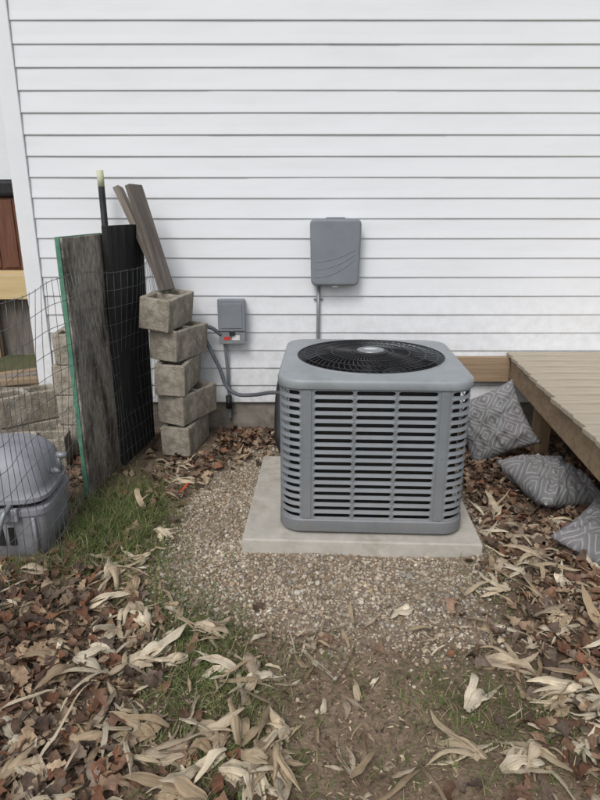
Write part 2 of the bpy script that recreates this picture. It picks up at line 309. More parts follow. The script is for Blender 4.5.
# corn husks -------------------------------------------------------------
HUSKB=[(-.66,1.80,.13,.24,1.8),(-.95,1.50,.28,.2,1.2),(-.48,1.32,.26,.11,1.7),(-.14,1.60,.13,.14,1.5),(.10,1.82,.28,.05,1.6),(.55,1.84,.24,.06,1.4),
       (1.0,2.15,.13,.30,2.4),(.86,1.50,.13,.22,2.0),(1.05,2.75,.12,.3,1.1),(-.1,1.28,.13,.08,1.6),(.42,1.28,.2,.06,.6),(-.78,3.25,.07,.2,1.0),(-1.2,1.9,.15,.3,.8),(1.5,1.7,.3,.4,1),(.75,1.27,.15,.07,.9),(-.78,2.25,.08,.18,1.8),(-.35,1.95,.10,.1,.5)]
def husks(name,nb,cntr,Lr,Wr,seed_uniform,fan,bright=1.0):
    bx,by=sample(HUSKB,nb,seed_uniform,.03)
    cnt=rng.integers(cntr[0],cntr[1],nb); idx=np.repeat(np.arange(nb),cnt); n=len(idx)
    byaw=rng.uniform(0,6.28,nb)
    yaw=byaw[idx]+rng.normal(0,fan,n); x0=bx[idx]+rng.normal(0,.006,n); y0=by[idx]+rng.normal(0,.006,n)
    ns,nc=14,7
    Ln=(rng.uniform(Lr[0],Lr[1],nb)[idx])*rng.uniform(.55,1.15,n); W=rng.uniform(Wr[0],Wr[1],n)
    th0=rng.uniform(-.05,.30,n); kp=rng.normal(-.45,.35,n); ky=rng.normal(0,.45,n); kp2=rng.normal(0,.5,n)
    s=np.linspace(0,1,ns)
    kk=rng.uniform(.25,.8,n)[:,None]; ka=np.where(rng.random(n)<.35,rng.normal(0,.9,n),0)[:,None]; kd=np.where(rng.random(n)<.3,rng.normal(-.2,.6,n),0)[:,None]
    th=th0[:,None]+kp[:,None]*s+kp2[:,None]*(s**2-.33)+.13*np.sin(s*9+rng.uniform(0,6,n)[:,None])+kd*(s>kk); ph=yaw[:,None]+ky[:,None]*s+.10*np.sin(s*11+rng.uniform(0,6,n)[:,None])+ka*(s>kk)
    ds=Ln/(ns-1)
    dx=np.cos(th)*np.cos(ph)*ds[:,None];dy=np.cos(th)*np.sin(ph)*ds[:,None];dz=np.sin(th)*ds[:,None]
    cx=x0[:,None]+np.cumsum(dx,1)-dx;cy=y0[:,None]+np.cumsum(dy,1)-dy
    off=rng.random(n)*.020
    cz=.009+off[:,None]+np.cumsum(dz,1)-dz
    wp=np.interp(s,[0,.08,.3,.65,.9,1],[.45,.65,1,.75,.30,.02])
    t=np.linspace(-1,1,nc)
    arc=rng.uniform(-.2,.8,n); twi=rng.normal(0,.6,n)[:,None]*s+rng.normal(0,.3,n)[:,None]
    lat=np.stack([-np.sin(ph)*np.cos(twi),np.cos(ph)*np.cos(twi),np.sin(twi)],-1)
    nor=np.stack([-np.cos(ph)*np.sin(th)+np.sin(ph)*np.sin(twi),-np.sin(ph)*np.sin(th)-np.cos(ph)*np.sin(twi),np.cos(th)*np.cos(twi)],-1)
    wid=W[:,None]*wp[None]*(1+.15*np.sin(s*13+rng.uniform(0,6,n)[:,None]))
    C=np.stack([cx,cy,cz],-1)
    rip=rng.uniform(.10,.30,n)[:,None]*np.sin(t*8+rng.uniform(0,6,n)[:,None])+rng.normal(0,.08,(n,nc))
    P=C[:,:,None,:]+lat[:,:,None,:]*(wid[:,:,None]*t[None,None,:])[...,None]+nor[:,:,None,:]*(wid[:,:,None]*(arc[:,None,None]*(1-t**2)[None,None,:]+rip[:,None,:]))[...,None]
    P[...,2]+=rng.normal(0,.0006,P[...,2].shape)
    gz=gh(P[...,0],P[...,1])
    P[...,2]=np.where(P[...,2]<.004,.004+.0015*(rip[:,None,:]*4),P[...,2])+gz
    hp=np.array([[.60,.49,.34],[.72,.62,.46],[.50,.39,.26],[.66,.56,.41],[.42,.32,.21],[.76,.67,.52],[.55,.45,.33]])*bright
    cb=hp[rng.integers(0,7,nb)]*rng.uniform(.8,1.05,nb)[:,None]
    c=cb[idx]*rng.uniform(.80,1.12,n)[:,None]
    colr=np.repeat(c[:,None,:],ns*nc,1)*(np.interp(s,[0,.3,1],[.75,1.05,.9])[:,None]*np.ones((ns,nc))).reshape(1,-1,1)
    uv=np.stack([(np.tile(t,(n,ns,1))*.5+.5)+rng.uniform(0,40,n)[:,None,None],np.tile(s[:,None],(n,1,nc))+0*t],-1)
    ok=~blocked(cx[:,-1],cy[:,-1],.0)&~blocked(cx[:,5],cy[:,5],.0)&~blocked(cx[:,9],cy[:,9],.0)&(rng.random(n)>.85*gravel_mask(cx[:,6],cy[:,6]))
    P=P[ok];colr=colr[ok];uv=uv[ok];n=len(P)
    Fh=strip_faces(ns,nc)
    return P.reshape(-1,3),(Fh[None]+(np.arange(n)*ns*nc)[:,None,None]).reshape(-1,4),colr.reshape(-1,3),uv.reshape(-1,2)
parts=[husks("a",170,(4,9),(.11,.21),(.008,.021),.05,.24),husks("b",330,(1,3),(.08,.24),(.004,.012),.10,.6,.85),husks("c",420,(1,3),(.04,.10),(.003,.009),.12,1.0,.9)]
M_husk=attr_mat("corn_husk",amt=.34,rough=.75,trans=.12,stripes=True,bump=.6,bd=.002,blotch=((.62,.52,.42),28))
o_=0;PV=[];PF=[];PC=[];PU=[]
for (v_,f_,c_,u_) in parts:
    PV.append(v_);PF.append(f_+o_);PC.append(c_);PU.append(u_);o_+=len(v_)
np_mesh("corn_husks",np.concatenate(PV),np.concatenate(PF),M_husk,col=np.concatenate(PC),uv=np.concatenate(PU),smooth=True)

# grass --------------------------------------------------------------------
n=30000
x,y=sample(GRASS,n,.05,.01)
cl=.5+.5*np.sin(37*x+11*np.sin(23*y))*np.sin(41*y+9*np.sin(19*x))
keep=(rng.random(n)<cl*.9+.08)&(rng.random(n)>gravel_mask(x,y)*.85); x,y=x[keep],y[keep]; n=len(x)
h=rng.uniform(.012,.045,n)*(1+.9*(np.abs(x+1.0)<.28)*(y>2.2)); w=rng.uniform(.0011,.0022,n); yaw=rng.uniform(0,6.28,n); ben=rng.uniform(.3,1.8,n)
st=np.array([0,.35,.7,1.0]); prof=np.array([1,.85,.55,.05])
dx=np.cos(yaw);dy=np.sin(yaw)
out=(st[None]**1.6)*ben[:,None]*h[:,None]; up=(st[None]-.25*ben[:,None]*st[None]**2)*h[:,None]
Cc=np.stack([x[:,None]+dx[:,None]*out,y[:,None]+dy[:,None]*out,gh(x,y)[:,None]+up],-1)
lt=np.stack([-dy,dx,0*dx],-1)[:,None,None,:]*(np.array([-1,1])[None,None,:]*prof[None,:,None]*w[:,None,None])[...,None]
P=(Cc[:,:,None,:]+lt)
gp=np.array([[.13,.185,.055],[.18,.24,.08],[.10,.145,.045],[.28,.28,.12],[.38,.32,.19]])
c=gp[rng.choice(5,n,p=[.28,.27,.17,.16,.12])]*rng.uniform(.75,1.25,n)[:,None]
M_grass=attr_mat("grass_blade",nscale=40,amt=.15,rough=.6,trans=.3,bump=.0)
np_mesh("grass",P.reshape(-1,3),(strip_faces(4,2)[None]+(np.arange(n)*8)[:,None,None]).reshape(-1,4),M_grass,col=np.repeat(c,8,0),smooth=True)

# gravel -------------------------------------------------------------------
n=52000
x=rng.uniform(-.85,1.15,n);y=rng.uniform(1.5,3.95,n)
keep=(rng.random(n)<gravel_mask(x,y)*.95+.02)&~in_pad(x,y,-.0)&(y<4.0); x,y=x[keep],y[keep]; n=len(x)
bm=bmesh.new(); bmesh.ops.create_icosphere(bm,subdivisions=1,radius=1); Ti=np.array([v.co[:] for v in bm.verts]); Fi=np.array([[v.index for v in f.verts] for f in bm.faces]); bm.free()
sz=rng.gamma(5,.00075,n)+.0015
P=Ti[None]*(1+.18*rng.normal(size=(n,12,1)))*np.stack([sz*rng.uniform(.8,1.4,n),sz,sz*rng.uniform(.5,.85,n)],-1)[:,None,:]
P=np.einsum('nij,nkj->nki',rotmats(rng.uniform(0,6.28,n),rng.normal(0,.4,n),rng.normal(0,.4,n)),P)
P+=np.stack([x,y,gh(x,y)+sz*.4],-1)[:,None,:]
sp=np.array([[.44,.37,.28],[.58,.53,.45],[.28,.21,.145],[.33,.30,.26],[.50,.43,.33],[.36,.27,.18]])
c=sp[rng.choice(6,n,p=[.25,.13,.22,.13,.15,.12])]*rng.uniform(.7,1.12,n)[:,None]*(1+.16*np.clip(vnoise(x*1.6,y*1.6,23),-1,1))[:,None]
M_peb=attr_mat("pebble",nscale=120,amt=.15,rough=.85,bump=.0)
np_mesh("gravel",P.reshape(-1,3),(Fi[None]+(np.arange(n)*12)[:,None,None]).reshape(-1,3),M_peb,col=np.repeat(c,12,0))

# twigs ---------------------------------------------------------------------
A=Acc(); tx,ty=sample(LEAFB+[(.2,1.7,.5,.3,1.5)],200,.15)
for q in range(200):
    a=rng.uniform(0,6.28); L=rng.uniform(.05,.22); p=[]
    for k in range(5):
        s_=k/4; xx=tx[q]+math.cos(a)*L*s_+rng.normal()*.004; yy=ty[q]+math.sin(a)*L*s_+rng.normal()*.004
        p.append((xx,yy,float(gh(xx,yy))+.012+.01*rng.random()))
    tube(A,p,[.0022,.002,.0018,.0015,.001],4)
py_mesh("twigs",A.V,A.F,noisy("twig",(.10,.065,.045),(.22,.15,.10),scale=20),smooth=True)

# ---------------------------------------------------------------- house
house=empty("sided_house")
WY=4.08
def siding(name, xa, xb, z0, z1, parent, yplane, seed=1):
    r=np.random.default_rng(seed); V=[];F=[]
    e=.1250; k=0; z=z0
    while z<z1-.02:
        seams=[]; s=xa+r.uniform(.6,3.4)
        if seed==1 and k==7: s=-.56
        while s<xb-.3: seams.append(s); s+=r.uniform(2.6,3.7)
        xs=[xa]+seams+[xb]
        for q in range(len(xs)-1):
            o=-.0018*(q%2)
            x0,x1=xs[q],xs[q+1]
            nseg=max(2,int((x1-x0)/.25))
            for c in range(2):
                zb=z+c*e; zt=min(zb+e,z1+.001)
                prof=[(-.002,zb),(-.0095,zb),(-.0118,zb+.003),(-.0120,zb+.008),(-.0080,zb+.05),(-.003,zt)]
                b0=len(V)
                for m in range(nseg+1):
                    xx=x0+(x1-x0)*m/nseg; wv=.0009*math.sin(xx*2.7+k*1.3)+.0006*math.sin(xx*7.1+k*2.1+c)
                    for (py,pz) in prof: V.append((xx,yplane+py+o+(wv if py<-.004 else 0),pz+.0008*math.sin(xx*1.9+k)*(py<-.004)))
                np_=len(prof)
                for m in range(nseg):
                    for t_ in range(np_-1):
                        a_=b0+m*np_+t_; F.append((a_,a_+1,a_+1+np_,a_+np_))
                F.append(tuple(b0+t_ for t_ in range(np_))); F.append(tuple(b0+nseg*np_+t_ for t_ in range(np_))[::-1])
        z+=2*e; k+=1
    return py_mesh(name,V,F,M_side,parent=parent)
XL=-1.82; XR=9.0; ZT=5.20
siding("siding_front",XL+.10,XR,.20,ZT,house,WY)
box("wall_core",XL+.01,XR,WY+.003,12,.20,ZT,M_trim,house)
box("foundation",XL+.02,XR-.02,WY+.015,11.98,-.3,.199,M_found,house)
box("corner_trim",XL,XL+.098,WY-.024,WY+.002,.19,ZT,M_trim,house,bevel=.003)
box("corner_trim_side",XL-.012,XL+.009,WY-.023,WY+.10,.19,ZT,M_trim,house,bevel=.003)
sd=siding("siding_side",0,7.9,.20,ZT,house,0,seed=2); sd.rotation_euler=(0,0,-math.pi/2); sd.location=(XL+.009,12.0,0)
py_mesh("roof",[(XL-.4,WY-.5,ZT-.05),(XR+.4,WY-.5,ZT-.05),(XR+.4,8,ZT+2.2),(XL-.4,8,ZT+2.2),(XL-.4,12.5,ZT-.05),(XR+.4,12.5,ZT-.05),(XL-.4,WY-.5,ZT+.05),(XR+.4,WY-.5,ZT+.05),(XR+.4,8,ZT+2.3),(XL-.4,8,ZT+2.3),(XL-.4,12.5,ZT+.05),(XR+.4,12.5,ZT+.05)],
  [(0,1,2,3),(3,2,5,4),(6,7,8,9),(9,8,11,10),(0,1,7,6),(4,5,11,10),(1,2,8,7),(2,5,11,8),(0,3,9,6),(3,4,10,9)],M_roof,parent=house)

# ---------------------------------------------------------------- pad + air conditioner
pad=box("concrete_pad",-.545,.545,-.49,.49,-.04,.07,M_pad,bevel=.007); pad.location=(PADC[0],PADC[1],.015); pad.rotation_euler=(0,0,ROT)
ac=empty("air_conditioner",(.345,2.875,0),ROT)
HA=.418; RC=.10; Ls=2*(HA-RC); Ar=math.pi*RC/2; PER=4*(Ls+Ar)
def rr(u,off=0.0,ha=HA,rc=RC):
    L=2*(ha-rc);A_=math.pi*rc/2
    u=u%(4*(L+A_)); k=int(u//(L+A_)); v=u-k*(L+A_)
    if v<=L: x,y,nx_,ny_=-(ha-rc)+v,-ha,0,-1
    else:
        a_=-math.pi/2+(v-L)/rc; cxx=ha-rc
        x,y=cxx+rc*math.cos(a_),-cxx+rc*math.sin(a_); nx_,ny_=math.cos(a_),math.sin(a_)
    x+=nx_*off;y+=ny_*off
    c,s=math.cos(k*math.pi/2),math.sin(k*math.pi/2)
    return (x*c-y*s,x*s+y*c)
A=Acc()
rows=17; z0=.150; pitch=.6208/17
def cell(u0,u1,za,zb,mg,hh):
    uc,zc=(u0+u1)/2,(za+zb)/2; cw,ch=(u1-u0)/2,(zb-za)/2; hl=cw-mg-hh
    inner=[];outer=[]
    m=8
    for t_ in range(m+1): xx=-hl+2*hl*t_/m; inner.append((xx,hh)); outer.append((xx,ch))
    for a_,o_ in((60,(cw-mg*.3,ch)),(30,(cw,ch)),(0,(cw,0)),(-30,(cw,-ch)),(-60,(cw-mg*.3,-ch))):
        inner.append((hl+hh*math.cos(R(a_)),hh*math.sin(R(a_)))); outer.append(o_)
    for t_ in range(m+1): xx=hl-2*hl*t_/m; inner.append((xx,-hh)); outer.append((xx,-ch))
    for a_,o_ in((240,(-cw+mg*.3,-ch)),(210,(-cw,-ch)),(180,(-cw,0)),(150,(-cw,ch)),(120,(-cw+mg*.3,ch))):
        inner.append((hl*-1+hh*math.cos(R(a_)),hh*math.sin(R(a_)))); outer.append(o_)
    n_=len(inner);V=[];F=[]
    for (xx,zz) in outer: p=rr(uc+xx,0); V.append((p[0],p[1],zc+zz))
    for (xx,zz) in inner:
        o_=.0035 if zz>0 else (-.004 if zz<0 else 0); p=rr(uc+xx,o_*min(1,abs(zz)/hh)); V.append((p[0],p[1],zc+zz))
    for (xx,zz) in inner:
        o_=.0035 if zz>0 else (-.004 if zz<0 else 0); p=rr(uc+xx,o_*min(1,abs(zz)/hh)-.004); V.append((p[0],p[1],zc+zz+.0015))
    for q in range(n_):
        r_=(q+1)%n_; F.append((q,r_,n_+r_,n_+q)); F.append((n_+q,n_+r_,2*n_+r_,2*n_+q))
    A.add(V,F)
def solid(u0,u1,za,zb,off=0,n_=4):
    V=[];F=[]
    for q in range(n_+1):
        p=rr(u0+(u1-u0)*q/n_,off); V+= [(p[0],p[1],za),(p[0],p[1],zb)]
    for q in range(n_): F.append((2*q,2*q+2,2*q+3,2*q+1))
    A.add(V,F)
zt=z0+rows*pitch
for k in range(4):
    ub=k*(Ls+Ar); st=.048; cwid=(Ls-2*st)/3
    solid(ub,ub+st,z0,zt); solid(ub+Ls-st,ub+Ls,z0,zt)
    for q in range(rows):
        za=z0+q*pitch; zb=za+pitch
        for c_ in range(3): cell(ub+st+c_*cwid,ub+st+(c_+1)*cwid,za,zb,.007,.0113)
        cell(ub+Ls,ub+Ls+Ar,za,zb,.009,.0113)
py_mesh("louvered_shell",A.V,A.F,M_ac,parent=ac)
A=Acc()
for k in range(4):
    ub=k*(Ls+Ar)
    for (ua,uc_) in ((.004,.040),(Ls-.040,Ls-.004)):
        V=[];F=[]
        for (u_,o_) in ((ua,.0),(ua,.004),(uc_,.004),(uc_,.0)):
            p=rr(ub+u_,o_); V+=[(p[0],p[1],z0+.004),(p[0],p[1],zt-.004)]
        F=[(0,2,3,1),(2,4,5,3),(4,6,7,5),(0,2,4,6),(1,3,5,7)]
        A.add(V,F)
py_mesh("corner_posts",A.V,A.F,M_ac,parent=ac)
def rring(n_,off,z,ha=HA,rc=RC):
    L=2*(ha-rc);A_=math.pi*rc/2;P_=4*(L+A_); return [(*rr(P_*q/n_,off,ha,rc),z) for q in range(n_)]
def loftrings(name,rings,mat,parent,close=False,smooth=True,capb=False,capt=False):
    n_=len(rings[0]);V=[p for r_ in rings for p in r_];F=[]
    for i_ in range(len(rings)-1):
        for q in range(n_): F.append((i_*n_+q,i_*n_+(q+1)%n_,(i_+1)*n_+(q+1)%n_,(i_+1)*n_+q))
    if capb: F.append(tuple(range(n_)))
    if capt: F.append(tuple((len(rings)-1)*n_+q for q in range(n_)))
    o=py_mesh(name,V,F,mat,smooth=smooth,parent=parent)
    md=o.modifiers.new("es",'EDGE_SPLIT'); md.split_angle=R(35)
    return o
NR=160
loftrings("base_pan",[rring(NR,-.01,.087),rring(NR,.004,.087),rring(NR,.007,.092),rring(NR,.007,.143),rring(NR,.002,.1495),rring(NR,-.02,.1495)],M_ac,ac,capb=True)
loftrings("coil",[rring(NR,-.040,.14),rring(NR,-.040,.78)],M_core,ac,capb=True)
ZC=zt
RO=.358
def circ(r_,z): 
    out=[]
    for q in range(NR):
        p=rr(PER*q/NR); a_=math.atan2(p[1],p[0]); out.append((r_*math.cos(a_),r_*math.sin(a_),z))
    return out
def mixr(a_,b_,t_): return [tuple(a_[q][c]*(1-t_)+b_[q][c]*t_ for c in range(3)) for q in range(NR)]
ctop=ZC+.046
rA=rring(NR,-.012,ctop); rB=circ(RO+.012,ctop+.004)
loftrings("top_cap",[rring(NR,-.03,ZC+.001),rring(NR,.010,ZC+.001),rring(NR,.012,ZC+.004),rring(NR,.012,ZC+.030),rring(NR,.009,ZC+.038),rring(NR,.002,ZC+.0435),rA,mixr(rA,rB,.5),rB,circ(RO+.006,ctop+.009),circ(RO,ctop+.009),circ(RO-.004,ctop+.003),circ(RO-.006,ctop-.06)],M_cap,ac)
loftrings("fan_shroud",[circ(RO-.007,ctop-.055),circ(RO-.012,ctop-.22),circ(.01,ctop-.225)],M_dark,ac)
A=Acc()
for k in range(4):
    a0=k*math.pi/2+.4;V=[];F=[]
    for i_ in range(7):
        r_=.05+.275*i_/6
        for j_ in range(6):
            t_=j_/5; a_=a0+(t_-.5)*(1.05-.15*i_/6)+.35*(i_/6)**2; z_=ctop-.13+.07*(t_-.5)
            V.append((r_*math.cos(a_),r_*math.sin(a_),z_))
    for i_ in range(6):
        for j_ in range(5): F.append((i_*6+j_,i_*6+j_+1,(i_+1)*6+j_+1,(i_+1)*6+j_))
    A.add(V,F)
M_blade=noisy("fan_blade",(.035,.037,.04),(.06,.062,.066),scale=8,rough=.45,metallic=.4)
py_mesh("fan_blades",A.V,A.F,M_blade,smooth=True,parent=ac)
loft("fan_motor",[(0,0,ctop-.17,.06,.06,2),(0,0,ctop-.05,.06,.06,2),(0,0,ctop-.03,.045,.045,2)],M_dark,parent=ac)
A=Acc()
def gz_(r_): return ctop+.006+.020*(1-(r_/RO)**2)
for k in range(64):
    a0=2*math.pi*k/64; p=[]
    for i_ in range(8):
        r_=.055+(RO-.058)*i_/7; a_=a0+.55*(i_/7)**1.3
        p.append((r_*math.cos(a_),r_*math.sin(a_),gz_(r_)))
    tube(A,p,.0022,5)
for r_ in (.11,.19,.265,.325,RO-.002):
    p=[(r_*math.cos(2*math.pi*q/64),r_*math.sin(2*math.pi*q/64),gz_(r_)+.003) for q in range(65)]
    tube(A,p,.0024,5,cap=False)
py_mesh("fan_guard",A.V,A.F,M_black,smooth=True,parent=ac)
loft("guard_badge",[(0,0,gz_(0)-.006,.085,.085,2),(0,0,gz_(0)+.003,.088,.088,2),(0,0,gz_(0)+.007,.080,.080,2)],M_dark,parent=ac)
loft("badge_plate",[(0,0,gz_(0)+.0072,.066,.066,2),(0,0,gz_(0)+.011,.064,.064,2),(0,0,gz_(0)+.013,.050,.050,2)],M_metal,parent=ac)
loft("badge_logo",[(0,0,gz_(0)+.0132,.034,.016,2),(0,0,gz_(0)+.0142,.034,.016,2)],M_white,parent=ac)
A=Acc()
for k in range(4):
    for u_ in(.022,Ls-.022):
        for z_ in(z0+.02,z0+.31,zt-.02):
            p=rr(k*(Ls+Ar)+u_,.003); q=rr(k*(Ls+Ar)+u_,.0065); tube(A,[(p[0],p[1],z_),(q[0],q[1],z_)],.0045,8)
py_mesh("screws",A.V,A.F,M_metal,parent=ac)
A=Acc(); tube(A,smoothpath([(-.085,4.05,.42),(-.09,3.98,.44),(-.115,3.85,.42),(-.13,3.7,.30),(-.12,3.5,.13),(-.06,3.38,.10),(.04,3.26,.2)],8),.034,12)
py_mesh("insulated_refrigerant_line",A.V,A.F,M_dark,smooth=True)

# ---------------------------------------------------------------- disconnect box + conduit
db=empty("disconnect_box",(-.455,WY-.013,0))
box("back_box",-.085,.085,-.075,0,.645,.935,M_plas,db,bevel=.006)
box("front_cover",-.092,.092,-.098,-.0755,.725,.945,M_plas,db,bevel=.010,seg=3)
box("cover_panel",-.070,.070,-.103,-.0985,.75,.915,M_plas,db,bevel=.004)
box("lower_face",-.088,.088,-.086,-.0755,.640,.722,M_metal,db,bevel=.004)
box("latch",-.018,.018,-.102,-.0865,.700,.730,M_dark,db,bevel=.003)
box("warning_label",-.055,-.015,-.0885,-.0865,.668,.690,M_red,db)
box("info_label",.0,.05,-.0885,-.0865,.668,.700,M_white,db)
A=Acc(); tube(A,smoothpath([(-.055,-.04,.655),(-.055,-.045,.60),(-.05,-.03,.50),(-.045,-.015,.36),(-.045,-.01,.20),(-.045,.0,.08)],6),.011,10)
py_mesh("grounding_conduit",A.V,A.F,M_plas,smooth=True,parent=db)
A=Acc(); tube(A,[(-.045,-.035,.26),(-.045,-.035,.17)],.022,10); tube(A,[(-.045,-.065,.215),(-.045,.0,.215)],.014,8)
py_mesh("conduit_fitting",A.V,A.F,M_dark,smooth=True,parent=db)
A=Acc()
pts=smoothpath([(-.53,3.99,.70),(-.60,3.98,.755),(-.665,4.0,.745),(-.62,3.97,.64),(-.545,3.95,.48),(-.50,3.93,.36),(-.42,3.90,.31),(-.30,3.86,.32),(-.17,3.78,.36),(-.06,3.6,.38),(.0,3.32,.35)],10)
tube(A,pts,[.0125+ (.0012 if i_%2 else 0) for i_ in range(len(pts))],10)
M_whip=noisy("whip_conduit",(.085,.095,.11),(.13,.14,.155),scale=9,rough=.5)
py_mesh("electrical_whip_conduit",A.V,A.F,M_whip,smooth=True)

# ---------------------------------------------------------------- utility box (telecom)
ub=empty("utility_box",(.228,WY-.013,0))
def rbox(name,x0,x1,zb,zt_,y0,y1,rad,mat,parent,topw=1.0,botw=1.0,bev=.012):
    pts=[]
    w=(x1-x0)/2;cx_=(x0+x1)/2
    for (sx,sz,a0) in((1,1,0),(-1,1,90),(-1,-1,180),(1,-1,270)):
        for k in range(7):
            a_=R(a0+k*15); pts.append((cx_+sx*(w-rad)+rad*math.cos(a_),(zt_-rad if sz>0 else zb+rad)+rad*math.sin(a_)))
    def sc(px,pz): t_=(pz-zb)/(zt_-zb); f=botw+(topw-botw)*t_; return (cx_+(px-cx_)*f,pz)
    pts=[sc(*p) for p in pts]; n_=len(pts); V=[(p[0],y1,p[1]) for p in pts]+[(p[0],y0,p[1]) for p in pts]
    F=[tuple(range(n_)),tuple(n_+q for q in range(n_))[::-1]]+[(q,(q+1)%n_,n_+(q+1)%n_,n_+q) for q in range(n_)]
    return py_mesh(name,V,F,mat,parent=parent,bevel=bev,seg=4)
rbox("base_shell",-.158,.158,1.035,1.445,-.05,0,.03,M_plas,ub,1,.95,.004)
rbox("cover",-.165,.165,1.030,1.450,-.105,-.052,.035,M_plas,ub,1,.94,.018)
A=Acc()
for k in range(3):
    pts=[]
    for i_ in range(14):
        t_=i_/13; xx=-.13+.255*t_; zz=1.085+.05*k+ (.115-.02*k)*t_**2.0
        pts.append((xx,-.1055,zz))
    tube(A,pts,.0022,6)
py_mesh("embossed_lines",A.V,A.F,M_plas,smooth=True,parent=ub)
box("top_hinge",-.06,.06,-.07,-.02,1.449,1.459,M_plas,ub,bevel=.003)
box("lock_tab",-.02,.02,-.095,-.06,1.018,1.032,M_metal,ub,bevel=.003)
A=Acc(); tube(A,[(-.105,-.02,1.04),(-.105,-.02,.80),(-.106,-.02,.5),(-.105,-.02,.15)],.012,10)
for z_ in(.93,.55): tube(A,[(-.135,-.004,z_),(-.075,-.004,z_)],.006,6)
py_mesh("utility_conduit",A.V,A.F,M_metal,smooth=True,parent=ub)

# ---------------------------------------------------------------- concrete blocks
cmu_n=[0]
def cmu(loc,rz,tilt=(0,0)):
    cmu_n[0]+=1; rb=np.random.default_rng(cmu_n[0])
    bm=bmesh.new(); xs=[-.195,-.163,-.016,.016,.163,.195]; ys=[-.095,-.063,.063,.095]
    vs=[[bm.verts.new((x_,y_,0)) for y_ in ys] for x_ in xs]; fs=[]
    for i_ in range(5):
        for j_ in range(3):
            if j_==1 and i_ in(1,3): continue
            fs.append(bm.faces.new((vs[i_][j_],vs[i_+1][j_],vs[i_+1][j_+1],vs[i_][j_+1])))
    r_=bmesh.ops.extrude_face_region(bm,geom=fs)
    for g_ in r_['geom']:
        if isinstance(g_,bmesh.types.BMVert): g_.co.z+=.193
    for v in bm.verts: v.co+=Vector(rb.normal(0,.0022,3))
    bmesh.ops.recalc_face_normals(bm,faces=bm.faces)
    me=bpy.data.meshes.new("concrete_block"); bm.to_mesh(me); bm.free(); me.materials.append(M_cmu)
    o=bpy.data.objects.new("concrete_block",me); link(o); o.location=loc; o.rotation_euler=(tilt[0],tilt[1],rz)
    m_=o.modifiers.new("b",'BEVEL'); m_.width=.007; m_.segments=2; m_.limit_method='ANGLE'
    return o
for k,(xx,yy,rz,tx_,ty_) in enumerate([(-.755,3.74,80,0,0),(-.735,3.75,66,.015,.03),(-.785,3.73,84,-.01,.05),(-.775,3.77,70,.03,.075),(-.835,3.73,78,-.02,.11)]):
    cmu((xx,yy,.005+k*.204),R(rz),(ty_*1.1,tx_))
for k in range(4): cmu((-1.46+.02*(k%2),3.80,.0+k*.196),R(88+3*k))
for k in range(2): cmu((-1.78,3.72,.0+k*.196),R(35+5*k))
cmu((-1.62,3.42,.0),R(10))

# ---------------------------------------------------------------- leaning panels and planks
def panel(name,p0,p1,h,th,mat,lean=0,edge=None,zb=.0):
    e=empty(name,(p0[0],p0[1],zb)); dx_,dy_=p1[0]-p0[0],p1[1]-p0[1]; L=math.hypot(dx_,dy_)
    e.rotation_euler=(0,lean,math.atan2(dy_,dx_)-math.pi/2)
    box("board",-th/2,th/2,0,L,0,h,mat,e,bevel=.003)
    if edge: 
        box("edge_strip",-th/2-.003,.004,-.007,-.0005,0,h+.004,edge,e); box("edge_strip_top",-th/2-.003,.002,0,L,h+.0005,h+.005,edge,e)
    return e
panel("plywood_panel",(-1.145,2.95),(-1.115,3.50),1.375,.030,M_greyw,0,M_green)
panel("charred_panel",(-1.095,3.42),(-1.03,3.93),1.42,.035,M_blackw,R(1.0))
def plank(name,a_,b_,w,th,mat,roll):
    a_=Vector(a_);b_=Vector(b_);d=b_-a_; L=d.length
    o=box(name,-w/2,w/2,-th/2,th/2,0,L,mat,bevel=.003); 
    for v in o.data.vertices: v.co.z+=L/2
    o.location=a_; o.rotation_mode='QUATERNION'; o.rotation_quaternion=d.to_track_quat('Z','Y')@Matrix.Rotation(roll,4,'Z').to_quaternion()
    return o
plank("weathered_board",(-.855,3.84,1.03),(-1.115,3.90,1.635),.115,.038,M_plankA,R(15))
plank("weathered_board",(-.82,3.74,1.03),(-1.00,3.83,1.645),.125,.038,M_plankB,R(5))
fp=empty("fence_post",(-1.225,3.93,0))
A=Acc(); tube(A,[(0,0,-.2),(0,0,1.64)],.020,10); py_mesh("post_shaft",A.V,A.F,M_dark,smooth=True,parent=fp)
A=Acc(); tube(A,[(0,0,1.64),(0,0,1.735)],.0205,10); py_mesh("post_cap",A.V,A.F,M_cream,smooth=True,parent=fp)

# ---------------------------------------------------------------- wire fence
path=smoothpath([(-1.06,.9,0),(-1.085,1.6,0),(-1.09,2.1,0),(-1.075,2.5,0),(-1.09,2.95,0),(-1.065,3.35,0),(-1.0,3.75,0),(-.965,4.0,0)],12)
def fpnt(s_,z_):
    t_=s_*(len(path)-1); i_=min(int(t_),len(path)-2); p=path[i_].lerp(path[i_+1],t_-i_)
    wob=.020*math.sin(4*z_+6*p.y)+.012*math.sin(9*p.y-5*z_)
    lean=.02*max(0,z_-.6)
    return (p.x+wob*min(1,z_*3)+lean, p.y+.010*math.sin(7*z_+p.y*3), z_*(1+.015*math.sin(p.y*5))+float(gh(p.x,p.y)))
A=Acc()
Lp=sum((path[i_+1]-path[i_]).length for i_ in range(len(path)-1))
nv=int(Lp/.062)
for k in range(nv+1): tube(A,[fpnt(k/nv,1.2*q/14) for q in range(15)],.00135,4)
for k in range(13): tube(A,[fpnt(q/70,.01+.0985*k) for q in range(71)],.0015,4)
py_mesh("wire_fence",A.V,A.F,M_wire,smooth=True)

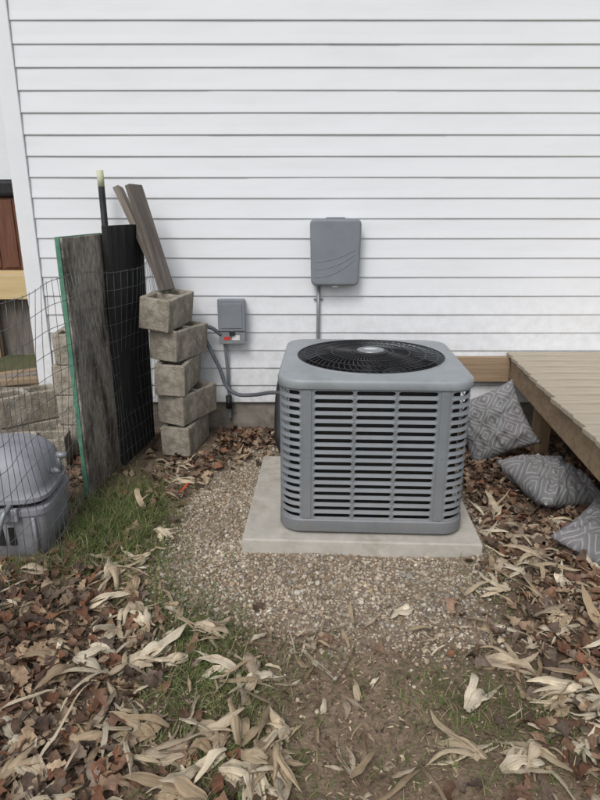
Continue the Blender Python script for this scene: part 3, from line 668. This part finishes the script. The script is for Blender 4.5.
# ---------------------------------------------------------------- hose reel
hr=empty("hose_reel",(-1.40,2.55,.0),R(4))
loft("lower_tub",[(0,0,.0,.235,.17,6),(0,0,.02,.25,.185,6),(0,0,.14,.262,.195,6),(0,0,.215,.268,.20,6),(0,0,.22,.276,.208,6),(0,0,.245,.276,.208,6),(0,0,.25,.262,.195,6)],M_plas2,parent=hr)
loft("recess_band",[(0,0,.2505,.245,.18,5),(0,0,.272,.242,.178,5)],M_dark,parent=hr)
rg=[(0,0,.2725,.262,.196,5),(0,0,.278,.272,.205,5),(0,0,.298,.272,.205,5),(0,0,.302,.264,.197,5)]
for k in range(1,13):
    h_=k/12*.985; f=(1-h_**2.6)**(1/2.6); rg.append((-.005,.02*h_,.302+.205*h_,.262*(.10+.90*f),.195*(.08+.92*f),4.6))
loft("domed_lid",rg,M_plas2,parent=hr)
A=Acc()
for xx in(-.21,.21): tube(A,[(xx,-.18,.03),(xx,-.192,.13),(xx,-.196,.21)],.008,8)
py_mesh("tub_ribs",A.V,A.F,M_plas2,smooth=True,parent=hr)
for q in range(6): box(f"vent_slot_{q}",-.155+.05*q,-.125+.05*q,-.1975,-.190,.075,.165,M_dark,hr,bevel=.002)
box("hose_guide",.085,.155,-.222,-.196,.20,.262,M_plas2,hr,bevel=.006)
A=Acc(); tube(A,smoothpath([(.12,-.200,.27),(.11,-.25,.25),(.08,-.275,.16),(.03,-.30,.07),(-.03,-.33,.03),(-.14,-.36,.025),(-.3,-.36,.025)],8),.011,8); py_mesh("hose",A.V,A.F,M_metal,smooth=True,parent=hr)
A=Acc(); tube(A,[(.255,-.03,.36),(.30,-.03,.36)],.014,10); tube(A,[(.297,-.03,.36),(.297,-.04,.44)],.011,8); tube(A,[(.29,-.04,.44),(.335,-.04,.44)],.015,10)
py_mesh("crank_handle",A.V,A.F,M_metal,smooth=True,parent=hr)
box("lid_label",-.06,.06,-.2075,-.2045,.281,.295,M_metal,hr,bevel=.001)

# ---------------------------------------------------------------- deck
deck=empty("wooden_deck")
k=0; yv=4.055
while yv>1.95:
    y1=yv-.140; xm=1.43-.10*(4.05-(yv+y1)/2)+rng.normal()*.004
    box(f"board_{k}",xm,4.6,y1,yv,.542,.570+rng.normal()*.0008,M_deck,deck,bevel=.005); k+=1; yv=y1-.011
py_mesh("rim_joist",[(1.452,4.04,.385),(1.492,4.04,.385),(1.492,4.04,.540),(1.452,4.04,.540),(1.252,1.98,.385),(1.292,1.98,.385),(1.292,1.98,.540),(1.252,1.98,.540)],[(0,1,2,3),(4,5,6,7),(0,1,5,4),(1,2,6,5),(2,3,7,6),(3,0,4,7)],M_joist,parent=deck,bevel=.003)
box("ledger_board",.78,1.448,WY-.062,WY-.020,.365,.540,M_joist,deck,bevel=.003)
box("front_joist",1.30,4.58,1.96,2.0,.385,.540,M_joist,deck,bevel=.003)
for q in range(5): box(f"joist_{q}",1.9+.55*q,1.94+.55*q,2.01,4.04,.385,.540,M_joist,deck)
for (px_,py_) in((1.545,3.62),(1.40,2.06),(3.0,3.6),(4.4,3.6),(3.0,2.06),(4.4,2.06)): box("leg",px_-.045,px_+.045,py_-.045,py_+.045,-.1,.539,M_post,deck,bevel=.004)

# ---------------------------------------------------------------- pillows
def pillow_mat():
    m,nt,b=mat_new("pillow_fabric"); L=nt.links
    tc=N(nt,'ShaderNodeTexCoord')
    nw=N(nt,'ShaderNodeTexNoise',Scale=3,Detail=2); L.new(tc.outputs['UV'],nw.inputs['Vector'])
    ws=N(nt,'ShaderNodeVectorMath',operation='SCALE'); ws.inputs['Scale'].default_value=.10; L.new(nw.outputs['Color'],ws.inputs[0])
    wa=N(nt,'ShaderNodeVectorMath',operation='ADD'); L.new(tc.outputs['UV'],wa.inputs[0]); L.new(ws.outputs[0],wa.inputs[1])
    sc=N(nt,'ShaderNodeVectorMath',operation='SCALE'); sc.inputs['Scale'].default_value=2.6; L.new(wa.outputs[0],sc.inputs[0])
    fr=N(nt,'ShaderNodeVectorMath',operation='FRACTION'); L.new(sc.outputs[0],fr.inputs[0])
    sb=N(nt,'ShaderNodeVectorMath',operation='SUBTRACT'); sb.inputs[1].default_value=(.5,.5,0); L.new(fr.outputs[0],sb.inputs[0])
    ab=N(nt,'ShaderNodeVectorMath',operation='ABSOLUTE'); L.new(sb.outputs[0],ab.inputs[0])
    sp_=N(nt,'ShaderNodeSeparateXYZ'); L.new(ab.outputs[0],sp_.inputs[0])
    ad=N(nt,'ShaderNodeMath',operation='ADD'); L.new(sp_.outputs[0],ad.inputs[0]); L.new(sp_.outputs[1],ad.inputs[1])
    mu=N(nt,'ShaderNodeMath',operation='MULTIPLY'); mu.inputs[1].default_value=31; L.new(ad.outputs[0],mu.inputs[0])
    si=N(nt,'ShaderNodeMath',operation='SINE'); L.new(mu.outputs[0],si.inputs[0])
    cr=N(nt,'ShaderNodeValToRGB'); cr.color_ramp.elements[0].position=.55; cr.color_ramp.elements[1].position=.95
    cr.color_ramp.elements[0].color=(.155,.15,.165,1); cr.color_ramp.elements[1].color=(.27,.265,.28,1); L.new(si.outputs[0],cr.inputs[0])
    no=N(nt,'ShaderNodeTexNoise',Scale=5,Detail=5); L.new(tc.outputs['Object'],no.inputs['Vector'])
    mx=N(nt,'ShaderNodeMixRGB'); mx.blend_type='MULTIPLY'; mx.inputs[0].default_value=.6; L.new(cr.outputs[0],mx.inputs[1]); L.new(no.outputs['Color'],mx.inputs[2])
    hs=N(nt,'ShaderNodeHueSaturation',Saturation=.25,Value=1.6); L.new(mx.outputs[0],hs.inputs['Color'])
    L.new(hs.outputs[0],b.inputs['Base Color']); b.inputs['Roughness'].default_value=.9
    bp=N(nt,'ShaderNodeBump',Strength=.3,Distance=.004); L.new(si.outputs[0],bp.inputs['Height']); L.new(bp.outputs[0],b.inputs['Normal'])
    return m
M_pil=pillow_mat()
def pillow(loc,rot,s,T,seed):
    n_=41; u=np.linspace(-1,1,n_); U,Vv=np.meshgrid(u,u); U=U.ravel();Vv=Vv.ravel()
    px=U*(1-.10*(1-Vv**2)); py=Vv*(1-.10*(1-U**2))
    th=T*np.clip((1-np.abs(U)**2.6)*(1-np.abs(Vv)**2.6),0,1)**.55
    wr=.020*vnoise(px*2.2,py*2.2,seed)*np.clip((1-U**4)*(1-Vv**4),0,1)
    rid=.026*np.sin(np.arctan2(Vv,U)*14+seed+3*np.sin(np.arctan2(Vv,U)*3))*np.clip(np.hypot(U,Vv)-.5,0,1)*np.clip((1-U**6)*(1-Vv**6),0,1)
    top=np.stack([px*s,py*s,th+wr+rid],-1); bot=np.stack([px*s,py*s,-th+wr*.5-rid],-1)
    V=np.concatenate([top,bot]); Fg=strip_faces(n_,n_); F=np.concatenate([Fg,(Fg+n_*n_)[:,::-1]])
    uv=np.concatenate([np.stack([U*.5+.5,Vv*.5+.5],-1)]*2)
    o=np_mesh("pillow",V,F,M_pil,uv=uv,smooth=True)
    bm=bmesh.new();bm.from_mesh(o.data);bmesh.ops.remove_doubles(bm,verts=bm.verts,dist=.0004);bm.to_mesh(o.data);bm.free()
    o.location=loc;o.rotation_euler=rot; return o
pillow((1.20,3.52,.235),(R(62),R(-28),R(-12)),.215,.095,1)
pillow((1.36,2.98,.100),(R(10),R(8),R(20)),.215,.105,2)
pillow((1.41,2.37,.095),(R(12),R(-10),R(38)),.205,.095,4)

# ---------------------------------------------------------------- background left
nh=empty("neighbor_house"); box("neighbor_wall",-14,-4.2,13,18,-.1,5,M_side,nh)
box("neighbor_roof",-14.4,-3.9,12.6,18.4,5.001,5.3,M_roof,nh)
d2=empty("back_deck")
for k in range(9): box(f"board_{k}",-6,XL-.03,6.3+.15*k,6.44+.15*k,.87,.90,M_lumber,d2,bevel=.003)
box("fascia",-6,XL-.03,6.26,6.298,.62,.868,M_lumber,d2,bevel=.003)
for xx in(-5.9,-4.6,-3.3,-2.2): box("leg",xx,xx+.09,6.30,6.39,-.1,.618,M_post,d2)
box("skirt",-6,XL-.04,6.42,6.44,-.05,.60,M_plankB,d2)
ht=empty("hot_tub")
box("cabinet",-5.2,-2.55,6.45,7.6,.902,1.63,M_tub,ht,bevel=.02)
for k in range(14): box(f"slat_{k}",-5.18+.19*k,-5.03+.19*k,6.435,6.449,.93,1.60,M_tub,ht,bevel=.003)
box("cover",-5.25,-2.5,6.40,7.65,1.632,1.80,M_dark,ht,bevel=.04,seg=3)
lp=empty("lumber_pile")
for k in range(9):
    box(f"board_{k}",-3.9+.03*k,-1.98+.02*k,4.7+.12*(k%3),4.80+.12*(k%3),.0+.05*(k//3),.045+.05*(k//3),M_plankA if k%2 else M_joist,lp,rot=(0,0,R(6*k-15)),bevel=.003)
A=Acc(); tube(A,[(-.66,3.0,.02),(-.63,3.09,.035)],.006,6); py_mesh("marker_stake",A.V,A.F,noisy("red_orange",(.6,.08,.03),(.7,.12,.05),scale=9),parent=None)

# ---------------------------------------------------------------- light, world, camera
w=bpy.data.worlds.new("World"); scene.world=w; w.use_nodes=True; nt=w.node_tree
sk=nt.nodes.new('ShaderNodeTexSky'); sk.sky_type='NISHITA'; sk.sun_disc=False; sk.sun_elevation=R(48); sk.sun_rotation=R(200); sk.air_density=1.0; sk.dust_density=2.5
hs=nt.nodes.new('ShaderNodeHueSaturation'); hs.inputs['Saturation'].default_value=.30
nt.links.new(sk.outputs[0],hs.inputs['Color']); nt.links.new(hs.outputs[0],nt.nodes['Background'].inputs[0]); nt.nodes['Background'].inputs[1].default_value=.15
sl=bpy.data.lights.new("sun",'SUN'); sl.energy=1.35; sl.angle=R(22); sl.color=(1,.97,.93)
so=link(bpy.data.objects.new("sun",sl)); az=R(200); el=R(48)
d=Vector((math.sin(az)*math.cos(el),math.cos(az)*math.cos(el),math.sin(el))); so.rotation_euler=d.to_track_quat('Z','Y').to_euler()
cam=bpy.data.cameras.new("camera"); co=link(bpy.data.objects.new("camera",cam)); scene.camera=co
co.location=(0,0,1.5); co.rotation_euler=(R(72.5),0,0); cam.sensor_fit='VERTICAL'; cam.sensor_height=24; cam.lens=18.03; cam.clip_start=.05; cam.clip_end=600
scene.view_settings.view_transform='Standard'; scene.view_settings.look='None'; scene.view_settings.exposure=0; scene.view_settings.gamma=1
